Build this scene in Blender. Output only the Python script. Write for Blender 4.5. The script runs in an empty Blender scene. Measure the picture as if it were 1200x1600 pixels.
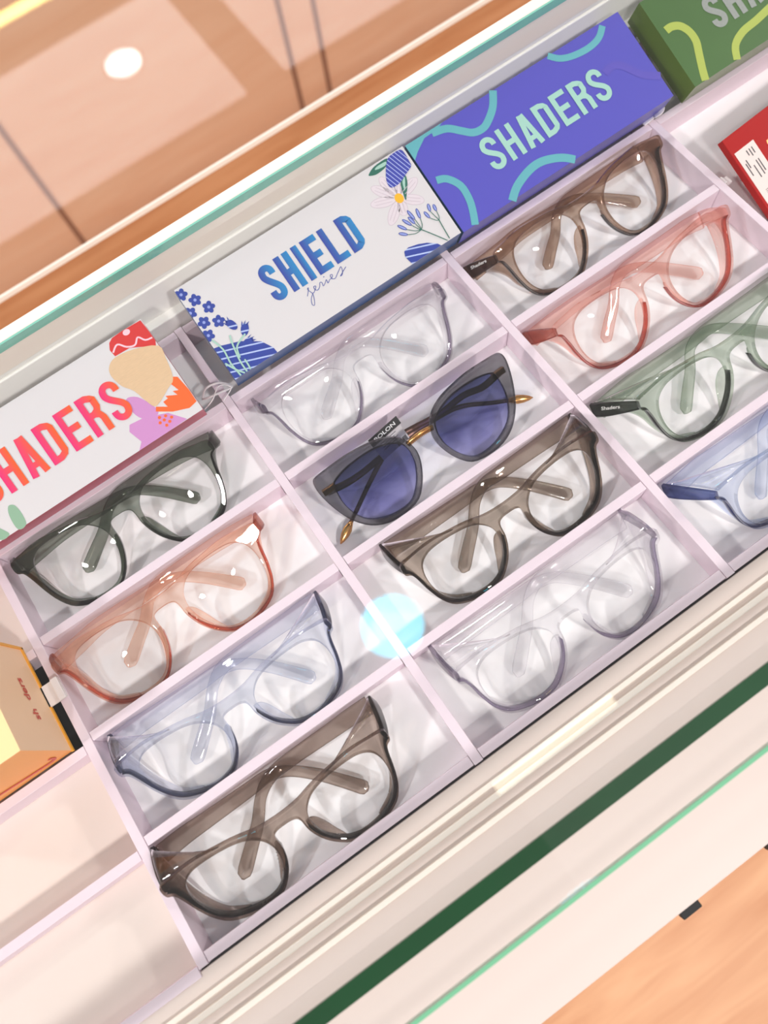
import bpy, bmesh, math, random
from mathutils import Vector, Matrix
random.seed(4)
sc = bpy.context.scene
COL = sc.collection
MM = 0.001

# ------------------------------------------------------------------ camera
cam_d = bpy.data.cameras.new('camera')
cam = bpy.data.objects.new('camera', cam_d)
COL.objects.link(cam)
R0 = Vector((0.8189601515823355, -0.566334162449584, -0.09257368180409742))
R1 = Vector((-0.5650077951205305, -0.7675684799653255, -0.3026628817954985))
R2 = Vector((0.1003516894390663, 0.30017369139591055, -0.9485912151292977))
m = Matrix.Identity(4)
for i in range(3):
    m[i][0] = R0[i]
    m[i][1] = -R1[i]
    m[i][2] = -R2[i]
    m[i][3] = (174.0067, 9.5749, 434.3873)[i] * MM
cam.matrix_world = m
cam_d.sensor_fit = 'VERTICAL'
cam_d.sensor_height = 32.0
cam_d.lens = 1158.889 / 1600 * 32.0
cam_d.clip_start = 0.01
cam_d.clip_end = 50
cam_d.dof.use_dof = True
cam_d.dof.focus_distance = 0.455
cam_d.dof.aperture_fstop = 5.2
sc.camera = cam

# ------------------------------------------------------------------ render look
sc.view_settings.view_transform = 'Standard'
sc.view_settings.look = 'None'
sc.view_settings.gamma = 1
sc.view_settings.use_curve_mapping = False
sc.view_settings.exposure = -0.42
sc.cycles.transparent_max_bounces = 40
sc.cycles.max_bounces = 14
sc.cycles.transmission_bounces = 12
sc.cycles.caustics_reflective = False
sc.cycles.caustics_refractive = False

# ------------------------------------------------------------------ world and lights
w = bpy.data.worlds.new('shop_light')
sc.world = w
w.use_nodes = True
bg = w.node_tree.nodes['Background']
bg.inputs[0].default_value = (1.0, 0.96, 0.95, 1)
bg.inputs[1].default_value = 0.36

def area(name, loc, target, size, power, color=(1, 1, 1)):
    l = bpy.data.lights.new(name, 'AREA')
    l.shape = 'RECTANGLE'
    l.size, l.size_y = size
    l.energy = power
    l.color = color
    o = bpy.data.objects.new(name, l)
    COL.objects.link(o)
    o.location = loc
    o.rotation_euler = (Vector(target) - Vector(loc)).to_track_quat('-Z', 'Y').to_euler()
    return o
# ceiling spots of the shop, round and fairly small, in rows around the counter
for (x, y, p) in ((-2.0, 0.1, 46), (3.2, -0.6, 46), (3.4, 1.4, 34), (-2.1, 1.9, 26),
                  (-0.9, -1.6, 34), (0.7, -1.5, 46), (0.1, 5.0, 30), (1.9, 5.0, 30)):
    o = area('ceiling_spot', (x, y, 1.95), (0.5 * x + 0.1, 0.5 * y, 0), (0.22, 0.22), p * 1.0, (1, 0.965, 0.95))
    o.data.shape = 'DISK'

# ------------------------------------------------------------------ materials
def new_mat(name):
    mt = bpy.data.materials.new(name)
    mt.use_nodes = True
    nt = mt.node_tree
    for n in list(nt.nodes):
        nt.nodes.remove(n)
    out = nt.nodes.new('ShaderNodeOutputMaterial')
    return mt, nt, out

def N(nt, t, **kw):
    n = nt.nodes.new(t)
    for k, v in kw.items():
        setattr(n, k, v)
    return n

def srgb(r, g, b):
    f = lambda c: (c / 255) / 12.92 if c / 255 <= 0.04045 else ((c / 255 + 0.055) / 1.055) ** 2.4
    return (f(r), f(g), f(b), 1)

def solid(name, col, rough=0.5, metal=0.0, noise=0.0, scale=60, spec=0.5, bump=0.0, emit=0, stretch=(1, 1, 1)):
    mt, nt, out = new_mat(name)
    p = N(nt, 'ShaderNodeBsdfPrincipled')
    p.inputs['Base Color'].default_value = col
    p.inputs['Roughness'].default_value = rough
    p.inputs['Metallic'].default_value = metal
    p.inputs['Specular IOR Level'].default_value = spec
    if emit:
        p.inputs['Emission Color'].default_value = col
        p.inputs['Emission Strength'].default_value = emit
    if noise or bump:
        tc = N(nt, 'ShaderNodeTexCoord')
        mp = N(nt, 'ShaderNodeMapping')
        mp.inputs['Scale'].default_value = stretch
        nz = N(nt, 'ShaderNodeTexNoise')
        nz.inputs['Scale'].default_value = scale
        nz.inputs['Detail'].default_value = 5
        nt.links.new(tc.outputs['Object'], mp.inputs[0])
        nt.links.new(mp.outputs[0], nz.inputs['Vector'])
        if noise:
            mx = N(nt, 'ShaderNodeMix', data_type='RGBA')
            mx.inputs[6].default_value = tuple(min(1, c * (1 + noise)) for c in col[:3]) + (1,)
            mx.inputs[7].default_value = tuple(c * (1 - noise) for c in col[:3]) + (1,)
            nt.links.new(nz.outputs[0], mx.inputs[0])
            nt.links.new(mx.outputs[2], p.inputs['Base Color'])
        if bump:
            b = N(nt, 'ShaderNodeBump')
            b.inputs['Strength'].default_value = bump
            b.inputs['Distance'].default_value = 0.001
            nt.links.new(nz.outputs[0], b.inputs['Height'])
            nt.links.new(b.outputs[0], p.inputs['Normal'])
    nt.links.new(p.outputs[0], out.inputs[0])
    return mt

def schlick(nt, f0=0.04):
    """reflectance of a thin clear sheet, the same from both sides"""
    g = N(nt, 'ShaderNodeNewGeometry')
    d = N(nt, 'ShaderNodeVectorMath', operation='DOT_PRODUCT')
    nt.links.new(g.outputs['Incoming'], d.inputs[0])
    nt.links.new(g.outputs['Normal'], d.inputs[1])
    a = N(nt, 'ShaderNodeMath', operation='ABSOLUTE')
    nt.links.new(d.outputs['Value'], a.inputs[0])
    s = N(nt, 'ShaderNodeMath', operation='SUBTRACT')
    s.inputs[0].default_value = 1
    nt.links.new(a.outputs[0], s.inputs[1])
    p = N(nt, 'ShaderNodeMath', operation='POWER')
    p.inputs[1].default_value = 5
    nt.links.new(s.outputs[0], p.inputs[0])
    q = N(nt, 'ShaderNodeMath', operation='MULTIPLY_ADD')
    q.inputs[1].default_value = 1 - f0
    q.inputs[2].default_value = f0
    nt.links.new(p.outputs[0], q.inputs[0])
    return q.outputs[0]

def clear(name, tint=(1, 1, 1), f0=0.04, rough=0.0, refr=0.0, ior=1.45, ramp=None, gloss=(1, 1, 1), thick=False):
    """transparent plastic or glass: tint per surface, part straight through, part refracted"""
    mt, nt, out = new_mat(name)
    tr = N(nt, 'ShaderNodeBsdfTransparent')
    tr.inputs[0].default_value = (*tint, 1)
    body = tr.outputs[0]
    tint_out = None
    if thick:
        g = N(nt, 'ShaderNodeNewGeometry')
        d = N(nt, 'ShaderNodeVectorMath', operation='DOT_PRODUCT')
        nt.links.new(g.outputs['Incoming'], d.inputs[0])
        nt.links.new(g.outputs['Normal'], d.inputs[1])
        ab = N(nt, 'ShaderNodeMath', operation='ABSOLUTE')
        nt.links.new(d.outputs['Value'], ab.inputs[0])
        mxm = N(nt, 'ShaderNodeMath', operation='MAXIMUM')
        mxm.inputs[1].default_value = 0.09
        nt.links.new(ab.outputs[0], mxm.inputs[0])
        iv = N(nt, 'ShaderNodeMath', operation='DIVIDE')
        iv.inputs[0].default_value = 1.0
        nt.links.new(mxm.outputs[0], iv.inputs[1])
        cc = N(nt, 'ShaderNodeCombineColor')
        for k in range(3):
            pw = N(nt, 'ShaderNodeMath', operation='POWER')
            pw.inputs[0].default_value = tint[k]
            nt.links.new(iv.outputs[0], pw.inputs[1])
            nt.links.new(pw.outputs[0], cc.inputs[k])
        tint_out = cc.outputs[0]
        nt.links.new(tint_out, tr.inputs[0])
    if ramp:
        tc = N(nt, 'ShaderNodeTexCoord')
        sp = N(nt, 'ShaderNodeSeparateXYZ')
        nt.links.new(tc.outputs['Generated'], sp.inputs[0])
        cr = N(nt, 'ShaderNodeValToRGB')
        cr.color_ramp.elements[0].position = ramp[0][0]
        cr.color_ramp.elements[0].color = (*ramp[0][1], 1)
        cr.color_ramp.elements[1].position = ramp[-1][0]
        cr.color_ramp.elements[1].color = (*ramp[-1][1], 1)
        for pos, c in ramp[1:-1]:
            e = cr.color_ramp.elements.new(pos)
            e.color = (*c, 1)
        nt.links.new(sp.outputs[1], cr.inputs[0])
        nt.links.new(cr.outputs[0], tr.inputs[0])
    if refr:
        gl = N(nt, 'ShaderNodeBsdfRefraction')
        gl.inputs['Color'].default_value = (*tint, 1)
        gl.inputs['IOR'].default_value = ior
        gl.inputs['Roughness'].default_value = rough
        if tint_out:
            nt.links.new(tint_out, gl.inputs['Color'])
        mx = N(nt, 'ShaderNodeMixShader')
        mx.inputs[0].default_value = refr
        nt.links.new(tr.outputs[0], mx.inputs[1])
        nt.links.new(gl.outputs[0], mx.inputs[2])
        body = mx.outputs[0]
    gs = N(nt, 'ShaderNodeBsdfGlossy')
    gs.inputs['Roughness'].default_value = rough
    gs.inputs['Color'].default_value = (*gloss, 1)
    m2 = N(nt, 'ShaderNodeMixShader')
    nt.links.new(schlick(nt, f0), m2.inputs[0])
    nt.links.new(body, m2.inputs[1])
    nt.links.new(gs.outputs[0], m2.inputs[2])
    nt.links.new(m2.outputs[0], out.inputs[0])
    return mt

def emitter(name, col, strength):
    mt, nt, out = new_mat(name)
    e = N(nt, 'ShaderNodeEmission')
    e.inputs[0].default_value = (*col, 1)
    e.inputs[1].default_value = strength
    nt.links.new(e.outputs[0], out.inputs[0])
    return mt

def grad_mat(name, c0, c1, rough=0.35, attr='grad', metal=0):
    """printed two-colour ink, running across each letter"""
    mt, nt, out = new_mat(name)
    p = N(nt, 'ShaderNodeBsdfPrincipled')
    p.inputs['Roughness'].default_value = rough
    p.inputs['Metallic'].default_value = metal
    a = N(nt, 'ShaderNodeAttribute', attribute_name=attr)
    cr = N(nt, 'ShaderNodeValToRGB')
    cr.color_ramp.elements[0].color = c0
    cr.color_ramp.elements[1].color = c1
    nt.links.new(a.outputs['Fac'], cr.inputs[0])
    nt.links.new(cr.outputs[0], p.inputs['Base Color'])
    nt.links.new(p.outputs[0], out.inputs[0])
    return mt

def wood_mat(name, base, dark, stretch=(1.2, 9, 9), scale=3.0, rough=0.45):
    mt, nt, out = new_mat(name)
    p = N(nt, 'ShaderNodeBsdfPrincipled')
    p.inputs['Roughness'].default_value = rough
    tc = N(nt, 'ShaderNodeTexCoord')
    mp = N(nt, 'ShaderNodeMapping')
    mp.inputs['Scale'].default_value = stretch
    nz = N(nt, 'ShaderNodeTexNoise')
    nz.inputs['Scale'].default_value = scale
    nz.inputs['Detail'].default_value = 6
    nz.inputs['Distortion'].default_value = 0.6
    mx = N(nt, 'ShaderNodeMix', data_type='RGBA')
    mx.inputs[6].default_value = base
    mx.inputs[7].default_value = dark
    nt.links.new(tc.outputs['Object'], mp.inputs[0])
    nt.links.new(mp.outputs[0], nz.inputs['Vector'])
    r = N(nt, 'ShaderNodeValToRGB')
    r.color_ramp.elements[0].position = 0.35
    r.color_ramp.elements[1].position = 0.72
    nt.links.new(nz.outputs[0], r.inputs[0])
    nt.links.new(r.outputs[0], mx.inputs[0])
    nt.links.new(mx.outputs[2], p.inputs['Base Color'])
    nt.links.new(p.outputs[0], out.inputs[0])
    return mt

def striped(name, c0, c1, angle, freq, width=0.2):
    mt, nt, out = new_mat(name)
    p = N(nt, 'ShaderNodeBsdfPrincipled')
    p.inputs['Roughness'].default_value = 0.4
    tc = N(nt, 'ShaderNodeTexCoord')
    mp = N(nt, 'ShaderNodeMapping')
    mp.inputs['Rotation'].default_value = (0, 0, angle)
    sp = N(nt, 'ShaderNodeSeparateXYZ')
    nt.links.new(tc.outputs['Object'], mp.inputs[0])
    nt.links.new(mp.outputs[0], sp.inputs[0])
    mu = N(nt, 'ShaderNodeMath', operation='MULTIPLY')
    mu.inputs[1].default_value = freq
    nt.links.new(sp.outputs[1], mu.inputs[0])
    fr = N(nt, 'ShaderNodeMath', operation='FRACT')
    nt.links.new(mu.outputs[0], fr.inputs[0])
    lt = N(nt, 'ShaderNodeMath', operation='LESS_THAN')
    lt.inputs[1].default_value = width
    nt.links.new(fr.outputs[0], lt.inputs[0])
    mx = N(nt, 'ShaderNodeMix', data_type='RGBA')
    mx.inputs[6].default_value = c0
    mx.inputs[7].default_value = c1
    nt.links.new(lt.outputs[0], mx.inputs[0])
    nt.links.new(mx.outputs[2], p.inputs['Base Color'])
    nt.links.new(p.outputs[0], out.inputs[0])
    return mt

M = {}
M['tray'] = solid('pale_pink_tray_board', srgb(233, 215, 225), 0.55, noise=0.02, scale=300)
M['tray_floor'] = solid('tray_floor_fabric', srgb(249, 245, 246), 0.6, noise=0.05, scale=30, bump=0.15)
M['tray_floor_warm'] = solid('warm_tray_floor', srgb(226, 211, 202), 0.6, noise=0.05, scale=14, bump=0.1)
M['white'] = solid('white_lacquer', srgb(243, 241, 236), 0.4, noise=0.012, scale=20)
M['cream'] = solid('cream_lacquer', srgb(246, 234, 222), 0.5)
M['ledge'] = solid('warm_white_ledge', srgb(216, 200, 192), 0.4, noise=0.015, scale=9)
M['seam'] = solid('dark_seam', srgb(30, 26, 30), 0.7)
M['black'] = solid('black_rubber_and_shade', srgb(14, 14, 16), 0.6)
M['glass'] = clear('counter_glass', (0.994, 0.996, 0.994), 0.04)
M['glass_edge'] = solid('green_glass_edge', srgb(132, 196, 178), 0.2, noise=0.12, scale=40)
M['glass_edge_light'] = solid('pale_green_glass_edge', srgb(112, 176, 138), 0.3)
M['glass_edge_dark'] = solid('dark_green_glass_edge', srgb(0, 66, 28), 0.25, noise=0.6, scale=9, stretch=(1, 0.2, 1))
M['wood'] = wood_mat('warm_wood_boards', srgb(238, 198, 166), srgb(230, 182, 146))
M['wood_floor'] = wood_mat('wood_floor', srgb(222, 168, 124), srgb(198, 136, 90), (1.5, 14, 9), 2.2)
M['wood_dark'] = solid('wood_joint', srgb(150, 105, 78), 0.6)
M['lamp'] = emitter('downlight_disc', (0.04, 0.66, 0.9), 15)
M['lamp_soft'] = emitter('downlight_disc_soft', (0.97, 0.97, 1.0), 16)
M['tube'] = emitter('warm_tube', (1.0, 0.92, 0.66), 9)
M['tube_y'] = emitter('yellow_tube', (1.0, 0.86, 0.3), 16)
M['ceiling_glow'] = emitter('glowing_white_ceiling', (1.0, 0.97, 1.0), 3.2)  # white ceiling given a glow of its own, no lamp
M['ceiling_glow_dim'] = emitter('dim_glowing_ceiling', (1.0, 0.97, 0.95), 0.6)  # weaker glow for the white ceiling mirrored above the ledge
M['gold'] = solid('gold_metal', srgb(214, 160, 98), 0.22, 1.0)

def plastic(name, r, f0=0.045, refr=0.16, k=0.28):
    t = tuple(c ** k for c in r)
    return clear(name, t, f0, 0.0, refr, 1.3, thick=True)

# ------------------------------------------------------------------ mesh helpers (all in millimetres)
class MB:
    def __init__(self):
        self.v, self.f, self.mi, self.g = [], [], [], []
    def add(self, vs, fs, mi=0, g=None):
        b = len(self.v)
        self.v += [tuple(v) for v in vs]
        self.g += (g if g is not None else [0.0] * len(vs))
        self.f += [tuple(b + i for i in f) for f in fs]
        self.mi += [mi] * len(fs)
    def box(self, x0, x1, y0, y1, z0, z1, mi=0):
        vs = [(x0, y0, z0), (x1, y0, z0), (x1, y1, z0), (x0, y1, z0), (x0, y0, z1), (x1, y0, z1), (x1, y1, z1), (x0, y1, z1)]
        self.add(vs, [(0, 3, 2, 1), (4, 5, 6, 7), (0, 1, 5, 4), (1, 2, 6, 5), (2, 3, 7, 6), (3, 0, 4, 7)], mi)
    def poly(self, pts, z=0.0, mi=0, smooth=0, g=None):
        if smooth:
            pts = catmull(pts, True, smooth)
        self.add([(p[0], p[1], z) for p in pts], [tuple(range(len(pts)))], mi, g)
    def ribbon(self, pts, wd, z=0.0, mi=0, smooth=0, gf=None, closed=False):
        if smooth:
            pts = catmull(pts, closed, smooth)
        n = len(pts)
        vs = []
        for i in range(n):
            a = Vector(pts[i - 1] if (i or closed) else pts[0])
            c = Vector(pts[(i + 1) % n] if (i < n - 1 or closed) else pts[-1])
            t = (c - a)
            t = t.normalized() if t.length > 1e-9 else Vector((1, 0))
            nn = Vector((-t.y, t.x))
            ww = wd(i / (n - 1)) if callable(wd) else wd
            p = Vector(pts[i])
            vs += [(p + nn * ww / 2), (p - nn * ww / 2)]
        fs = [(2 * i, 2 * i + 1, 2 * i + 3, 2 * i + 2) for i in range(n - 1)]
        if closed:
            fs.append((2 * n - 2, 2 * n - 1, 1, 0))
        self.lift = getattr(self, 'lift', 0) + 0.012
        self.add([(p.x, p.y, z + self.lift) for p in vs], fs, mi, [gf(p) for p in vs] if gf else None)
    def sweep(self, pts, size, normal, mi=0, seg=10, power=2.6):
        """pts: 3-D path; size(t)->(width, thickness); normal: direction of the thin side"""
        n = len(pts)
        b = len(self.v)
        vs = []
        for i in range(n):
            a = pts[max(i - 1, 0)]
            c = pts[min(i + 1, n - 1)]
            t = (c - a).normalized()
            s = t.cross(normal).normalized()
            u = s.cross(t).normalized()
            wd, th = size(i / (n - 1))
            for k in range(seg):
                an = 2 * math.pi * k / seg + math.pi / seg
                cx, sx = math.cos(an), math.sin(an)
                px = math.copysign(abs(cx) ** (2 / power), cx) * wd / 2
                py = math.copysign(abs(sx) ** (2 / power), sx) * th / 2
                vs.append(pts[i] + s * px + u * py)
        fs = []
        for i in range(n - 1):
            for k in range(seg):
                k2 = (k + 1) % seg
                fs.append((i * seg + k, i * seg + k2, (i + 1) * seg + k2, (i + 1) * seg + k))
        fs.append(tuple(range(seg))[::-1])
        fs.append(tuple((n - 1) * seg + k for k in range(seg)))
        self.add(vs, fs, mi)
    def grid(self, rows, mi=0):
        n, k = len(rows), len(rows[0])
        self.add([p for r in rows for p in r], [(i * k + j, i * k + j + 1, (i + 1) * k + j + 1, (i + 1) * k + j) for i in range(n - 1) for j in range(k - 1)], mi)
    def build(self, name, mats, parent=None, smooth=False, bevel=0, solidify=0, tf=None, weld=False):
        me = bpy.data.meshes.new(name)
        vs = self.v
        if tf:
            vs = [tf(Vector(v)) for v in vs]
        me.from_pydata([tuple(c * MM for c in v) for v in vs], [], self.f)
        for mt in (mats if isinstance(mats, (list, tuple)) else [mats]):
            me.materials.append(mt)
        me.polygons.foreach_set('material_index', self.mi)
        if any(self.g):
            at = me.attributes.new('grad', 'FLOAT', 'POINT')
            at.data.foreach_set('value', self.g)
        if smooth:
            me.polygons.foreach_set('use_smooth', [True] * len(me.polygons))
        me.update()
        o = bpy.data.objects.new(name, me)
        COL.objects.link(o)
        if parent:
            o.parent = parent
        if solidify:
            sm = o.modifiers.new('thickness', 'SOLIDIFY')
            sm.thickness = solidify * MM
            sm.offset = 0
        if bevel:
            bm_ = o.modifiers.new('soft_edges', 'BEVEL')
            bm_.width = bevel * MM
            bm_.segments = 2
            bm_.limit_method = 'ANGLE'
        return o

def catmull(pts, closed=False, k=4):
    n = len(pts)
    out = []
    V = [Vector(p) for p in pts]
    rng = range(n) if closed else range(n - 1)
    for i in rng:
        if closed:
            p0, p1, p2, p3 = V[i - 1], V[i], V[(i + 1) % n], V[(i + 2) % n]
        else:
            p0, p1, p2, p3 = V[max(i - 1, 0)], V[i], V[i + 1], V[min(i + 2, n - 1)]
        for j in range(k):
            t = j / k
            out.append(0.5 * ((2 * p1) + (p2 - p0) * t + (2 * p0 - 5 * p1 + 4 * p2 - p3) * t * t + (3 * p1 - p0 - 3 * p2 + p3) * t ** 3))
    if not closed:
        out.append(V[-1])
    return out

def tag(o, label=None, cat=None, group=None, kind=None):
    if label: o['label'] = label
    if cat: o['category'] = cat
    if group: o['group'] = group
    if kind: o['kind'] = kind
    return o

def empty(name, loc=(0, 0, 0), rot=(0, 0, 0)):
    o = bpy.data.objects.new(name, None)
    COL.objects.link(o)
    o.empty_display_size = 0.02
    o.location = [c * MM for c in loc]
    o.rotation_euler = rot
    return o

def text_mesh(name, body, mat, parent, width, height, loc, rot=(0, 0, 0), shear=0.0, thick=0.0):
    """built-in lettering scaled to width x height (mm), turned into a mesh"""
    cu = bpy.data.curves.new(name, 'FONT')
    cu.body = body
    cu.shear = shear
    cu.fill_mode = 'FRONT'
    cu.resolution_u = 4
    cu.offset = thick
    tmp = bpy.data.objects.new(name + '_src', cu)
    COL.objects.link(tmp)
    dg = bpy.context.evaluated_depsgraph_get()
    me = bpy.data.meshes.new_from_object(tmp.evaluated_get(dg))
    bpy.data.objects.remove(tmp)
    xs = [v.co.x for v in me.vertices]
    ys = [v.co.y for v in me.vertices]
    sx = width / (max(xs) - min(xs))
    sy = height / (max(ys) - min(ys))
    x0, y0 = min(xs), min(ys)
    for v in me.vertices:
        v.co = ((v.co.x - x0) * sx * MM, (v.co.y - y0) * sy * MM, 0)
    me.materials.clear()
    me.materials.append(mat)
    o = bpy.data.objects.new(name, me)
    COL.objects.link(o)
    o.parent = parent
    o.location = [c * MM for c in loc]
    o.rotation_euler = rot
    return o

# ------------------------------------------------------------------ the setting
b = MB()
b.box(-2500, 3500, -2500, 5600, -880, -850)
tag(b.build('floor', M['wood_floor']), kind='structure')
b = MB()
b.box(-2000, 3200, 1300, 1330, -850, -215)
tag(b.build('wall_back', M['wood']), kind='structure')
b = MB()
for x in (-560, 133, 700, 727 + 47):
    b.box(x - 5, x + 5, 1297, 1301, -850, -216)
tag(b.build('trim_1', M['wood_dark']), kind='structure')

# ------------------------------------------------------------------ the counter
ctr = empty('display_counter', (180, 150, -850))
tag(ctr, 'white display counter carrying the glasses trays under its glass top', 'counter')
def cpart(bm, name, mats, **k):
    o = bm.build(name, mats, ctr, **k)
    o.location = (-0.18, -0.15, 0.85)
    return o
X0, X1 = -900, 1400
b = MB(); b.box(X0, X1, -110, 360, -850, -24); cpart(b, 'base', M['white'], bevel=2)
b = MB(); b.box(X0, X1, -120, -4.3, -20, -1); cpart(b, 'front_ledge', M['ledge'], bevel=0.8)
b = MB()
b.box(X0, X1, -17.5, -14.5, -1.2, 1.0)
b.box(X0, X1, -24, -20.5, -1.2, 2.2)
b.box(X0, X1, -33, -30.0, -1.2, 1.6)
cpart(b, 'glass_channel', M['cream'], bevel=0.5)
b = MB()
b.box(X0, X1, 343, 353, -24, 11)
b.box(X0, X1, 349.5, 364, -24, 38)
b.box(X0, X1, 351, 364, 38, 41.5)
cpart(b, 'back_rail', M['white'], bevel=0.8)
b = MB(); b.box(X0, X1, 350, 364, 42, 60); cpart(b, 'rear_trim', M['cream'], bevel=0.6)
b = MB(); b.box(X0, X1, -4.28, -3.45, -20, -4); cpart(b, 'seam', M['seam'])
for x in (226, 284, -200, 600):
    b = MB(); b.box(x - 6, x + 6, -124.5, -119.5, -12, -4); cpart(b, 'bumper', M['black'], bevel=0.6)

gt = empty('glass_top', (180, 140, 60))
tag(gt, 'large clear glass sheet lying over all the trays with green edges', 'glass top')
def gpart(bm, name, mats):
    o = bm.build(name, mats, gt); o.location = (-0.18, -0.14, -0.06); return o
b = MB(); b.box(X0, X1, -69.5, 348.4, 60, 66); gpart(b, 'pane', M['glass'])
b = MB(); b.box(X0, X1, -71.5, -69.6, 60.2, 66); gpart(b, 'front_edge', M['glass_edge_light'])
b = MB(); b.box(X0, X1, 348.5, 349.8, 60, 66); gpart(b, 'rear_edge', M['glass_edge'])
fp = empty('front_glass_panel', (180, -46, -1))
tag(fp, 'upright front glass with dark green top edge along the white ledge', 'glass panel')
b = MB(); b.box(X0, X1, -51, -43, -1, 56); o = b.build('pane', M['glass'], fp); o.location = (-0.18, 0.046, 0.001)
b = MB(); b.box(X0, X1, -51, -43, 56.1, 59.6); o = b.build('top_edge', M['glass_edge_dark'], fp); o.location = (-0.18, 0.046, 0.001)

sh = empty('rear_glass_shelf', (400, 970, -206))
tag(sh, 'low clear glass shelf behind the counter reflecting a round lamp', 'shelf')
b = MB(); b.box(-1200, 2200, 648, 1296, -206, -200); o = b.build('pane', M['glass'], sh); o.location = (-0.4, -0.97, 0.206)
b = MB(); b.box(-1200, 2200, 645, 648, -206, -200); o = b.build('front_edge', M['cream'], sh); o.location = (-0.4, -0.97, 0.206)

# ------------------------------------------------------------------ trays
ROW = 67.86
def tray(x, wd, label, rows, z=0, walls=('left',), dy=0):
    t = empty('display_tray', (x + wd / 2, 170, -22))
    tag(t, label, 'tray', 'pale pink divided trays')
    def P(bm, name, mt=M['tray'], **k):
        o = bm.build(name, mt, t, **k)
        o.location = (-(x + wd / 2) * MM, -0.17, 0.022)
        return o
    b = MB(); b.box(x + 0.4, x + wd - 0.4, -3, 341, -21.5, -18); P(b, 'tray_floor', M['tray_floor_warm'] if x < 0 else M['tray_floor'])
    if 'left' in walls:
        b = MB(); b.box(x - 2.9, x + 2.9, -3.4, 341.5, -18, z); P(b, 'side_wall', bevel=0.35)
    for i, y in enumerate(rows):
        b = MB(); b.box(x + 3.2, x + wd - 3.2, y - 2.9 + dy, y + 2.9 + dy, -18, z - 0.2)
        P(b, 'front_wall' if i == 0 else ('back_wall' if i == len(rows) - 1 else 'row_divider'), bevel=0.35)
    return t
full = [0, ROW, 2 * ROW, 3 * ROW, 4 * ROW, 338]
tray(-180, 180, 'pale pink tray holding the orange box, its two nearest rows empty', [-4, 63.5, 131, 200, 271, 338])
tray(0, 180, 'pale pink tray with dark green, peach, blue-grey and large brown glasses', full)
tray(180, 180, 'pale pink tray with the tinted sunglasses among its four pairs', full)
tray(360, 180, 'pale pink tray with brown, pink, green and blue glasses', full)
tray(540, 180, 'pale pink tray with the red carton lying in it', [0, 68, 271, 338])
# seams where neighbouring trays meet the ledge
# ------------------------------------------------------------------ glasses
SO = [(0,16.2),(4,16),(7,14.5),(8,11),(8.2,4),(10.5,-4.5),(15,-12.5),(22.5,-20),(32,-22.8),(43,-21.6),(53.5,-17.2),(59.2,-9.6),(62.5,0),(64.5,9.5),(66.5,16),(69.5,18),(70,22),(68.5,25.5),(60,27.2),(52,28.6),(45,28.8),(36,28),(27,27),(20,25.5),(13,23.6),(6,22.8),(0,22.6)]
SI = [(11.5,8),(13,14),(16.5,18.8),(21,22.2),(27,24.2),(36,25.2),(45,25),(52,23.6),(57.5,19.5),(60,13),(60.3,5),(58.8,-3),(55.5,-10),(50,-15.6),(42,-18.8),(33,-19.6),(25,-18),(18.5,-13),(13.8,-5),(11.8,2)]
BO = [(67,25.5),(64,27.3),(56,28.4),(43,29.3),(32,28.5),(22,26.5),(14,22.5),(9,17),(7,11),(6.5,5),(8,-2),(12.5,-12),(20,-21),(31,-24.2),(43,-23.6),(53,-18.5),(60.5,-9),(64.5,1),(67,11),(68,20)]
BI = [(56,19.5),(48.7,22.2),(40,23.5),(29,23.6),(19,21),(12,16),(10,9.7),(10,5),(11,-1),(15.5,-11),(23,-19.5),(31.5,-21.5),(42,-20),(52,-14.5),(57,-6.5),(59.2,3),(59,11),(58,17)]
wrap = lambda x: -5.0 * (x / 70) ** 2

def outline_mesh(name, loops, extrude, bevel):
    """a flat plate with holes, rounded at its edges; returns verts and faces in mm"""
    cu = bpy.data.curves.new(name, 'CURVE')
    cu.dimensions = '2D'
    cu.fill_mode = 'BOTH'
    cu.extrude = extrude
    cu.bevel_depth = bevel
    cu.bevel_resolution = 2
    cu.offset = -bevel * 0.8
    for lp in loops:
        s = cu.splines.new('POLY')
        s.points.add(len(lp) - 1)
        for i, p in enumerate(lp):
            s.points[i].co = (p[0], p[1], 0, 1)
        s.use_cyclic_u = True
    tmp = bpy.data.objects.new(name, cu)
    COL.objects.link(tmp)
    dg = bpy.context.evaluated_depsgraph_get()
    me = bpy.data.meshes.new_from_object(tmp.evaluated_get(dg))
    bpy.data.objects.remove(tmp)
    vs = [tuple(v.co) for v in me.vertices]
    fs = [tuple(p.vertices) for p in me.polygons]
    return vs, fs

def mirror(pts):
    return [(-p[0], p[1]) for p in pts][::-1]

def area2(l):
    return sum(l[i - 1][0] * l[i][1] - l[i][0] * l[i - 1][1] for i in range(len(l)))

def lens_mesh(inner, grow=1.012, dome=3.2):
    c = Vector((sum(p[0] for p in inner) / len(inner), sum(p[1] for p in inner) / len(inner)))
    lp = catmull(inner, True, 3)
    b = MB()
    rings = 7
    rows = []
    for r in range(rings + 1):
        s = r / rings * grow
        row = [(c.x + (p.x - c.x) * s, c.y + (p.y - c.y) * s, wrap(c.x + (p.x - c.x) * s) + dome * (1 - (r / rings) ** 2) - 0.4) for p in lp]
        row.append(row[0])
        rows.append(row)
    b.grid(rows)
    return b

def pose(off, phi, t, sc_, ln):
    phi, t, ln = map(math.radians, (phi, t, ln))
    Mx = Matrix.Rotation(ln, 3, 'Y') @ Matrix.Rotation(t, 3, 'X')
    return Mx, phi

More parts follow.
